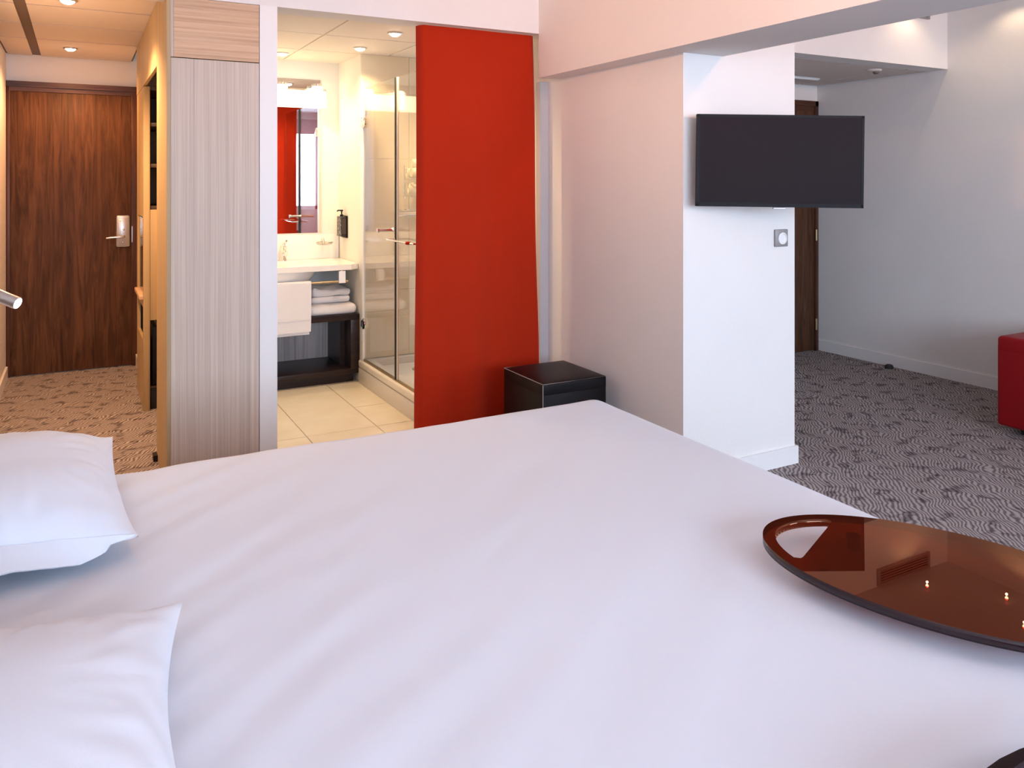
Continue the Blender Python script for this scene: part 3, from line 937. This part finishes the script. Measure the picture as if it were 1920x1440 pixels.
# ------------------------------------------------------------------ television on its arm
tv = thing('television', 'flat black television on a swivel arm at the wall block', 'television', (2.69, 2.50, 1.265))
TVW, TVH, TD = .735, .408, 3.52
Fv = Vector((math.sin(YAW), math.cos(YAW), 0)); Rv = Vector((math.cos(YAW), -math.sin(YAW), 0)); Zv = Vector((0, 0, 1))
tc = Fv * TD + Rv * ((1463.5 - 960) / FPX * TD) + Zv * (CAM_H + (HORIZON - 302) / FPX * TD)
roll = math.radians(-0.75)
yaw2 = math.radians(0.6)
Fx = (Fv * math.cos(yaw2) + Rv * math.sin(yaw2)); Rx0 = (Rv * math.cos(yaw2) - Fv * math.sin(yaw2))
Rx = Rx0 * math.cos(roll) + Zv * math.sin(roll); Ux = Zv * math.cos(roll) - Rx0 * math.sin(roll)


def tvbox(a0, a1, u0, u1, f0, f1, bev=0):
    b = bx(B(), a0, a1, u0, u1, f0, f1, bevel=bev)
    for v_ in b.verts:
        c = v_.co.copy()
        v_.co = tc + Rx * c.x + Ux * c.y + Fx * c.z
    return b


w2, h2 = TVW / 2, TVH / 2
ob('screen', tvbox(-w2 + .010, w2 - .010, -h2 + .016, h2 - .010, .001, .006), 'tv_screen', tv)
fr_ = B()
for d in ((-w2, w2, h2 - .011, h2, 0, .03), (-w2, w2, -h2, -h2 + .017, 0, .03), (-w2, -w2 + .011, -h2, h2, 0, .03), (w2 - .011, w2, -h2, h2, 0, .03)):
    t_ = tvbox(*d)
    me_ = bpy.data.meshes.new('t'); t_.to_mesh(me_); t_.free(); fr_.from_mesh(me_); bpy.data.meshes.remove(me_)
ob('bezel', fr_, 'black_plastic', tv)
ob('housing', tvbox(-w2 + .002, w2 - .002, -h2 + .002, h2 - .002, .006, .030), 'black_plastic', tv)
ob('back_bulge', tvbox(-.24, .24, -h2 + .02, .12, .030, .062, .008), 'black_plastic', tv, True)
ob('sensor_tab', tvbox(-.028, .028, -h2 - .010, -h2 - .0005, .004, .02, .003), 'silver_plastic', tv, True)
ob('mount_plate', tvbox(-.10, .10, -.10, .10, .062, .070), 'black_paint', tv)
pA = tc + Fx * .07
pW = Vector((2.75, 2.778, tc.z))
mid = (pA + pW) / 2 + Vector((.02, .0, 0))
ob('swivel_arm', tube(B(), [pA, pA + Fx * .03, mid, pW + Vector((0, -.03, 0)), pW], .018, 12), 'black_paint', tv, True)
ob('wall_plate', bx(B(), 2.69, 2.81, 2.774, 2.7855, tc.z - .12, tc.z + .12, bevel=.003), 'black_paint', tv, True)

so = thing('wall_socket', 'grey square wall socket with white round insert under the television', 'socket', (3.0, 2.78, 1.07))
ob('plate', bx(B(), 2.958, 3.042, 2.774, 2.786, 1.068, 1.152, bevel=.003), 'grey_plate', so, True)
ob('insert', lathe(B(), [(.029, 0), (.029, -.004), (.024, -.005), (.022, -.0015)], (3.004, 2.775, 1.108), 28, 'y'), 'white_plastic', so, True)

ds = thing('door_stop', 'small dark round door stop on the carpet by the skirting', 'door stop', (5.26, 3.86, 0))
ob('dome', lathe(B(), [(.030, 0), (.030, .014), (.024, .026), (.010, .032)], (5.285, 3.86, 0), 18), 'rubber_dark', ds, True)
ob('screw', lathe(B(), [(.006, 0), (.005, .003)], (5.285, 3.86, .031), 10), 'satin_steel', ds, True)

# ------------------------------------------------------------------ red ottoman
ot_ = thing('ottoman', 'dark red leather box ottoman by the side wall', 'ottoman', (4.88, 2.1, 0))
ob('body', bx(B(), 4.45, 5.25, 1.55, 2.588, .045, .500, bevel=.018, seg=4), 'red_leather', ot_, True)
b = bx(B(), 4.4495, 5.2505, 1.5495, 2.5885, .440, .536, bevel=.022, seg=4)
bmesh.ops.subdivide_edges(b, edges=[e for e in b.edges if e.calc_length() > .3], cuts=10, use_grid_fill=True)
ob('cushion', b, 'red_leather', ot_, True)
ob('plinth', bx(B(), 4.53, 5.17, 1.63, 2.50, .0, .046), 'black_paint', ot_)

# ------------------------------------------------------------------ bed
BX0, BX1, BY0, BY1, BZ = -0.36, 1.660, 0.585, 2.385, 0.620
bed = thing('bed', 'wide double bed made up with smooth white linen', 'bed', ((BX0 + BX1) / 2, (BY0 + BY1) / 2, 0))
ob('base', bx(B(), BX0 + .03, BX1 - .08, BY0 + .09, BY1 - .08, .10, .34, bevel=.01), 'bed_base', bed, True)
ob('mattress', bx(B(), BX0 + .01, BX1 - .05, BY0 + .055, BY1 - .05,   .34, .590, bevel=.04, seg=4), 'mattress_cloth', bed, True)
for x in (BX0 + .12, BX1 - .18):
    for y in (BY0 + .18, BY1 - .18):
        ob('leg', lathe(B(), [(.022, 0), (.028, .10)], (x, y, 0), 14), 'black_plastic', bed, True)
RR = .085
ix0, ix1, iy0, iy1 = BX0 + .02, BX1 - RR, BY0 + RR, BY1 - RR
drop = .24
ext = RR * PI / 2 + drop


def duvet(u, v):
    # u along length (head -> foot), v across; arc-length parameters
    px = ix0 + u * (ix1 + ext - ix0)
    py = (iy0 - ext) + v * (iy1 - iy0 + 2 * ext)
    qx = min(max(px, ix0), ix1)
    qy = min(max(py, iy0), iy1)
    dx, dy = px - qx, py - qy
    t = math.hypot(dx, dy)
    # gentle crown and soft folds
    wr = .006 * noise.noise(Vector((px * 1.6, py * 1.6, 0)))
    dgn = (px * .8 + py * .6)
    across = (-px * .6 + py * .8)
    near_pillow = math.exp(-max(0, px - .1) / .45)
    wr += .0045 * near_pillow * noise.noise(Vector((dgn * 3.0, across * 14, 3)))
    wr += .0018 * noise.noise(Vector((dgn * 2.0, across * 10, 7)))
    wr += .0022 * noise.noise(Vector((px * 9, py * 3.2, 11))) * math.exp(-((py - iy1) / .25) ** 2)
    if t < 1e-9:
        z = BZ + wr
        return Vector((px, py, z))
    nx, ny = dx / t, dy / t
    t = min(t, ext)
    if t < RR * PI / 2:
        a = t / RR
        o = RR * math.sin(a)
        z = BZ - RR * (1 - math.cos(a)) + wr * (1 - a / (PI / 2))
    else:
        dd = t - RR * PI / 2
        o = RR + .010 * math.sin((px + py) * 17) * dd / drop + .02 * dd
        z = BZ - RR - dd
    return Vector((qx + nx * o, qy + ny * o, z))


b = B()
grid(b, duvet, 190, 190)
bmesh.ops.remove_doubles(b, verts=b.verts, dist=.0004)
du = ob('duvet', b, 'bed_linen', bed, True)
tag(du, 'smooth white duvet')

# headboard, reading lamp
hb = thing('headboard', 'upholstered headboard panel at the bed head', 'headboard', (XL + .02, 1.5, 0.25))
for k in range(3):
    y0_ = .35 + k * .73
    ob('panel', bx(B(), XL + .001, XL + .03, y0_, y0_ + .72, .30, 1.12, bevel=.012, seg=3), 'headboard', hb, True)
rl = thing('reading_lamp', 'small lit silver reading lamp reaching out at the bed head', 'reading lamp', (-0.39, 2.52, 1.03))
hd0, hd1 = Vector((-.215, 2.505, 1.096)), Vector((-.140, 2.462, 1.062))
axis = (hd1 - hd0).normalized()
ob('wall_rose', lathe(B(), [(.028, 0), (.028, .012), (.012, .018)], (XL + .03, 2.50, 1.06), 18, 'x'), 'satin_steel', rl, True)
ob('flex_arm', tube(B(), [(XL + .065, 2.50, 1.06), (-.35, 2.505, 1.07), (-.30, 2.515, 1.105), (-.255, 2.518, 1.112), hd0], .007, 10), 'satin_steel', rl, True)
ob('head', tube(B(), [hd0, hd0 + axis * .004, hd0 + axis * .008, hd1 - axis * .001, hd1], [.010, .0155, .0165, .0165, .0155], 20), 'satin_steel', rl, True)
ob('lens', tube(B(), [hd1 - axis * .001, hd1 + axis * .001, hd1 + axis * .0015], [.0142, .0142, .010], 20), 'spot_warm_small', rl, True)
light('reading_lamp_light', 'SPOT', hd1 + axis * .01, 1.2, (1, .85, .65), axis.to_track_quat('-Z', 'Y').to_euler(), spot_size=1.4, spot_blend=.6, shadow_soft_size=.012)


# ------------------------------------------------------------------ pillows
def pillow(label, cx, cy, cz, lx, ly, th, rz, tiltx, tilty, seed, hem_side=None, pinch=.055):
    t = thing('pillow', label, 'pillow', (cx, cy, cz - .02), 'pillows at the bed head')
    NU = 60
    M = Matrix.Rotation(rz, 3, 'Z') @ Matrix.Rotation(tiltx, 3, 'X') @ Matrix.Rotation(tilty, 3, 'Y')

    def pt(u, v, s):
        a, c = 2 * u - 1, 2 * v - 1
        pin = pinch
        x = a * lx / 2 * (1 - pin * (1 - c * c) ** 1.0 * abs(a) ** 3)
        y = c * ly / 2 * (1 - pin * (1 - a * a) ** 1.0 * abs(c) ** 3)
        f = (max(0, 1 - abs(a) ** 2.6) * max(0, 1 - abs(c) ** 2.6)) ** .62
        z = s * th / 2 * f
        edge = 1 - f
        z += s * .006 * f * noise.noise(Vector((x * 6 + seed, y * 6, seed)))
        rad = math.atan2(c, a)
        z += s * .007 * edge * f * 3 * noise.noise(Vector((rad * 7 + seed, 3 * (a * a + c * c), seed)))
        if s < 0:
            z *= .55
        z += (.012 * (abs(a) ** 4) * (abs(c) ** 4))
        return M @ Vector((x, y, z)) + Vector((cx, cy, cz))
    b = B()
    grid(b, lambda u, v: pt(u, v, 1), NU, NU)
    grid(b, lambda u, v: pt(u, v, -1), NU, NU)
    bmesh.ops.remove_doubles(b, verts=b.verts, dist=.0005)
    p = ob('pillowcase', b, 'bed_linen', t, True)
    if hem_side:
        b = B()
        def lip(u, v):
            q = pt(u * .98 + .01, .012, 1)
            v *= min(1, (1 - u) / .22) ** .6 if u > .78 else 1
            return q + Vector((0.012 * v * math.sin(u * 3), -.055 * v * (.25 + .75 * math.sin(PI * min(1, u * .9 + .12))), -.034 * v * (1.0 if u < .9 else .6) + .004 * math.sin(u * 14) * v))
        grid(b, lip, 50, 6)
        bmesh.ops.recalc_face_normals(b, faces=b.faces)
        bmesh.ops.solidify(b, geom=b.faces[:], thickness=0.003)
        ob('case_flap', b, 'bed_linen', t, True)
    return t


pillow('white pillow beyond the other one with its open case flap showing', -.155, 2.095, .682, .50, .69, .20, math.radians(2), math.radians(1), math.radians(4), 2.0, True)
pillow('white pillow nearest the camera at the bed head', -.13, 1.085, .685, .56, .74, .20, math.radians(-1), math.radians(-1), math.radians(3), 9.0, None, .17)

# ------------------------------------------------------------------ amber tray on the bed
tcx, tcy = 1.386, .902
ax = Vector((.415, -.91, 0)).normalized(); ay = Vector((ax.y, -ax.x, 0)) * -1
SA, SB = .326, .196
cd = bpy.data.curves.new('tray', 'CURVE')
cd.dimensions = '2D'
cd.fill_mode = 'BOTH'


def spl(pts):
    s = cd.splines.new('POLY')
    s.points.add(len(pts) - 1)
    for k, (x, y) in enumerate(pts):
        s.points[k].co = (x, y, 0, 1)
    s.use_cyclic_u = True


NT = 96
spl([(SA * math.cos(2 * PI * k / NT), SB * math.sin(2 * PI * k / NT)) for k in range(NT)])
for sg in (-1, 1):
    xin = SA - .100
    hole = []
    inset = .024
    am = math.acos(xin / (SA - inset)) * .93
    for k in range(21):
        a = -am + 2 * am * k / 20
        hole.append((sg * (SA - inset) * math.cos(a), (SB - inset) * math.sin(a)))
    # rounded inner corners
    ytop = hole[-1][1]
    hole += [(sg * (xin - .002), ytop * .96), (sg * (xin - .004), ytop * .88), (sg * (xin - .004), -ytop * .88), (sg * (xin - .002), -ytop * .96)]
    spl(hole)
cd.extrude = .008
cd.bevel_depth = .0
tmp = bpy.data.objects.new('tmp', cd)
me = bpy.data.meshes.new_from_object(tmp)
bpy.data.objects.remove(tmp)
b = B()
b.from_mesh(me)
bmesh.ops.remove_doubles(b, verts=b.verts, dist=1e-5)
for v_ in b.verts:
    c = v_.co.copy()
    v_.co = Vector((tcx, tcy, .662)) + ax * c.x + ay * c.y + Vector((0, 0, c.z))
ty = thing('oval_tray', 'oval amber acrylic tray with cut out handles lying on the bed', 'tray', (tcx, tcy, .624))
bd = ob('board', b, 'amber_acrylic', ty)
bd.data.materials.append(MATS['amber_edge'])
for p_ in bd.data.polygons:
    q_ = Vector((tcx, tcy, 0)) - ORG[bd.name]
    c_ = p_.center - Vector((q_.x, q_.y, p_.center.z))
    if abs(p_.normal.z) < .5 and (c_.dot(ax) / SA) ** 2 + (c_.dot(ay) / SB) ** 2 > .97:
        p_.material_index = 1
for sx, sy in ((-.55, -.5), (-.55, .5), (.55, -.5), (.55, .5)):
    p = Vector((tcx, tcy, .628)) + ax * SA * sx + ay * SB * sy
    ob('foot', lathe(B(), [(.012, 0), (.014, .026)], p, 14), 'amber_acrylic', ty, True)

# ------------------------------------------------------------------ tub chair beside the bed (its back rim shows at the frame corner)
ch = thing('tub_chair', 'dark taupe upholstered tub chair standing against the bed side', 'chair', (1.00, 0.195, 0))
ccx, ccy = 0.99, 0.212
def rim(t0, t1, r, z, n=24):
    return [(ccx + r * math.cos(t0 + (t1 - t0) * k / n), ccy + r * math.sin(t0 + (t1 - t0) * k / n), z) for k in range(n + 1)]
b = B()
def shell(u, v):
    a = math.radians(-35) + math.radians(250) * u
    prof = [(.36, .24), (.365, .45), (.37, .59), (.36, .675), (.325, .70), (.285, .675), (.28, .59), (.285, .44), (.29, .24), (.36, .24)]
    s = v * (len(prof) - 1)
    i = min(int(s), len(prof) - 2)
    f = s - i
    r = prof[i][0] * (1 - f) + prof[i + 1][0] * f
    z = prof[i][1] * (1 - f) + prof[i + 1][1] * f
    return Vector((ccx + r * math.cos(a), ccy + r * math.sin(a), z))
grid(b, shell, 40, 36)
bmesh.ops.remove_doubles(b, verts=b.verts, dist=.0004)
ob('backrest', b, 'taupe_cloth', ch, True)
ob('seat', lathe(B(), [(.27, .24), (.285, .28), (.285, .40), (.26, .435), (.15, .445), (.02, .447)], (ccx, ccy, 0), 32), 'taupe_cloth', ch, True)
for k in range(4):
    a = PI / 4 + k * PI / 2
    ob('leg', tube(B(), [(ccx + .24 * math.cos(a), ccy + .24 * math.sin(a), .25), (ccx + .27 * math.cos(a), ccy + .27 * math.sin(a), 0)], [.02, .013], 12), 'wenge', ch, True)
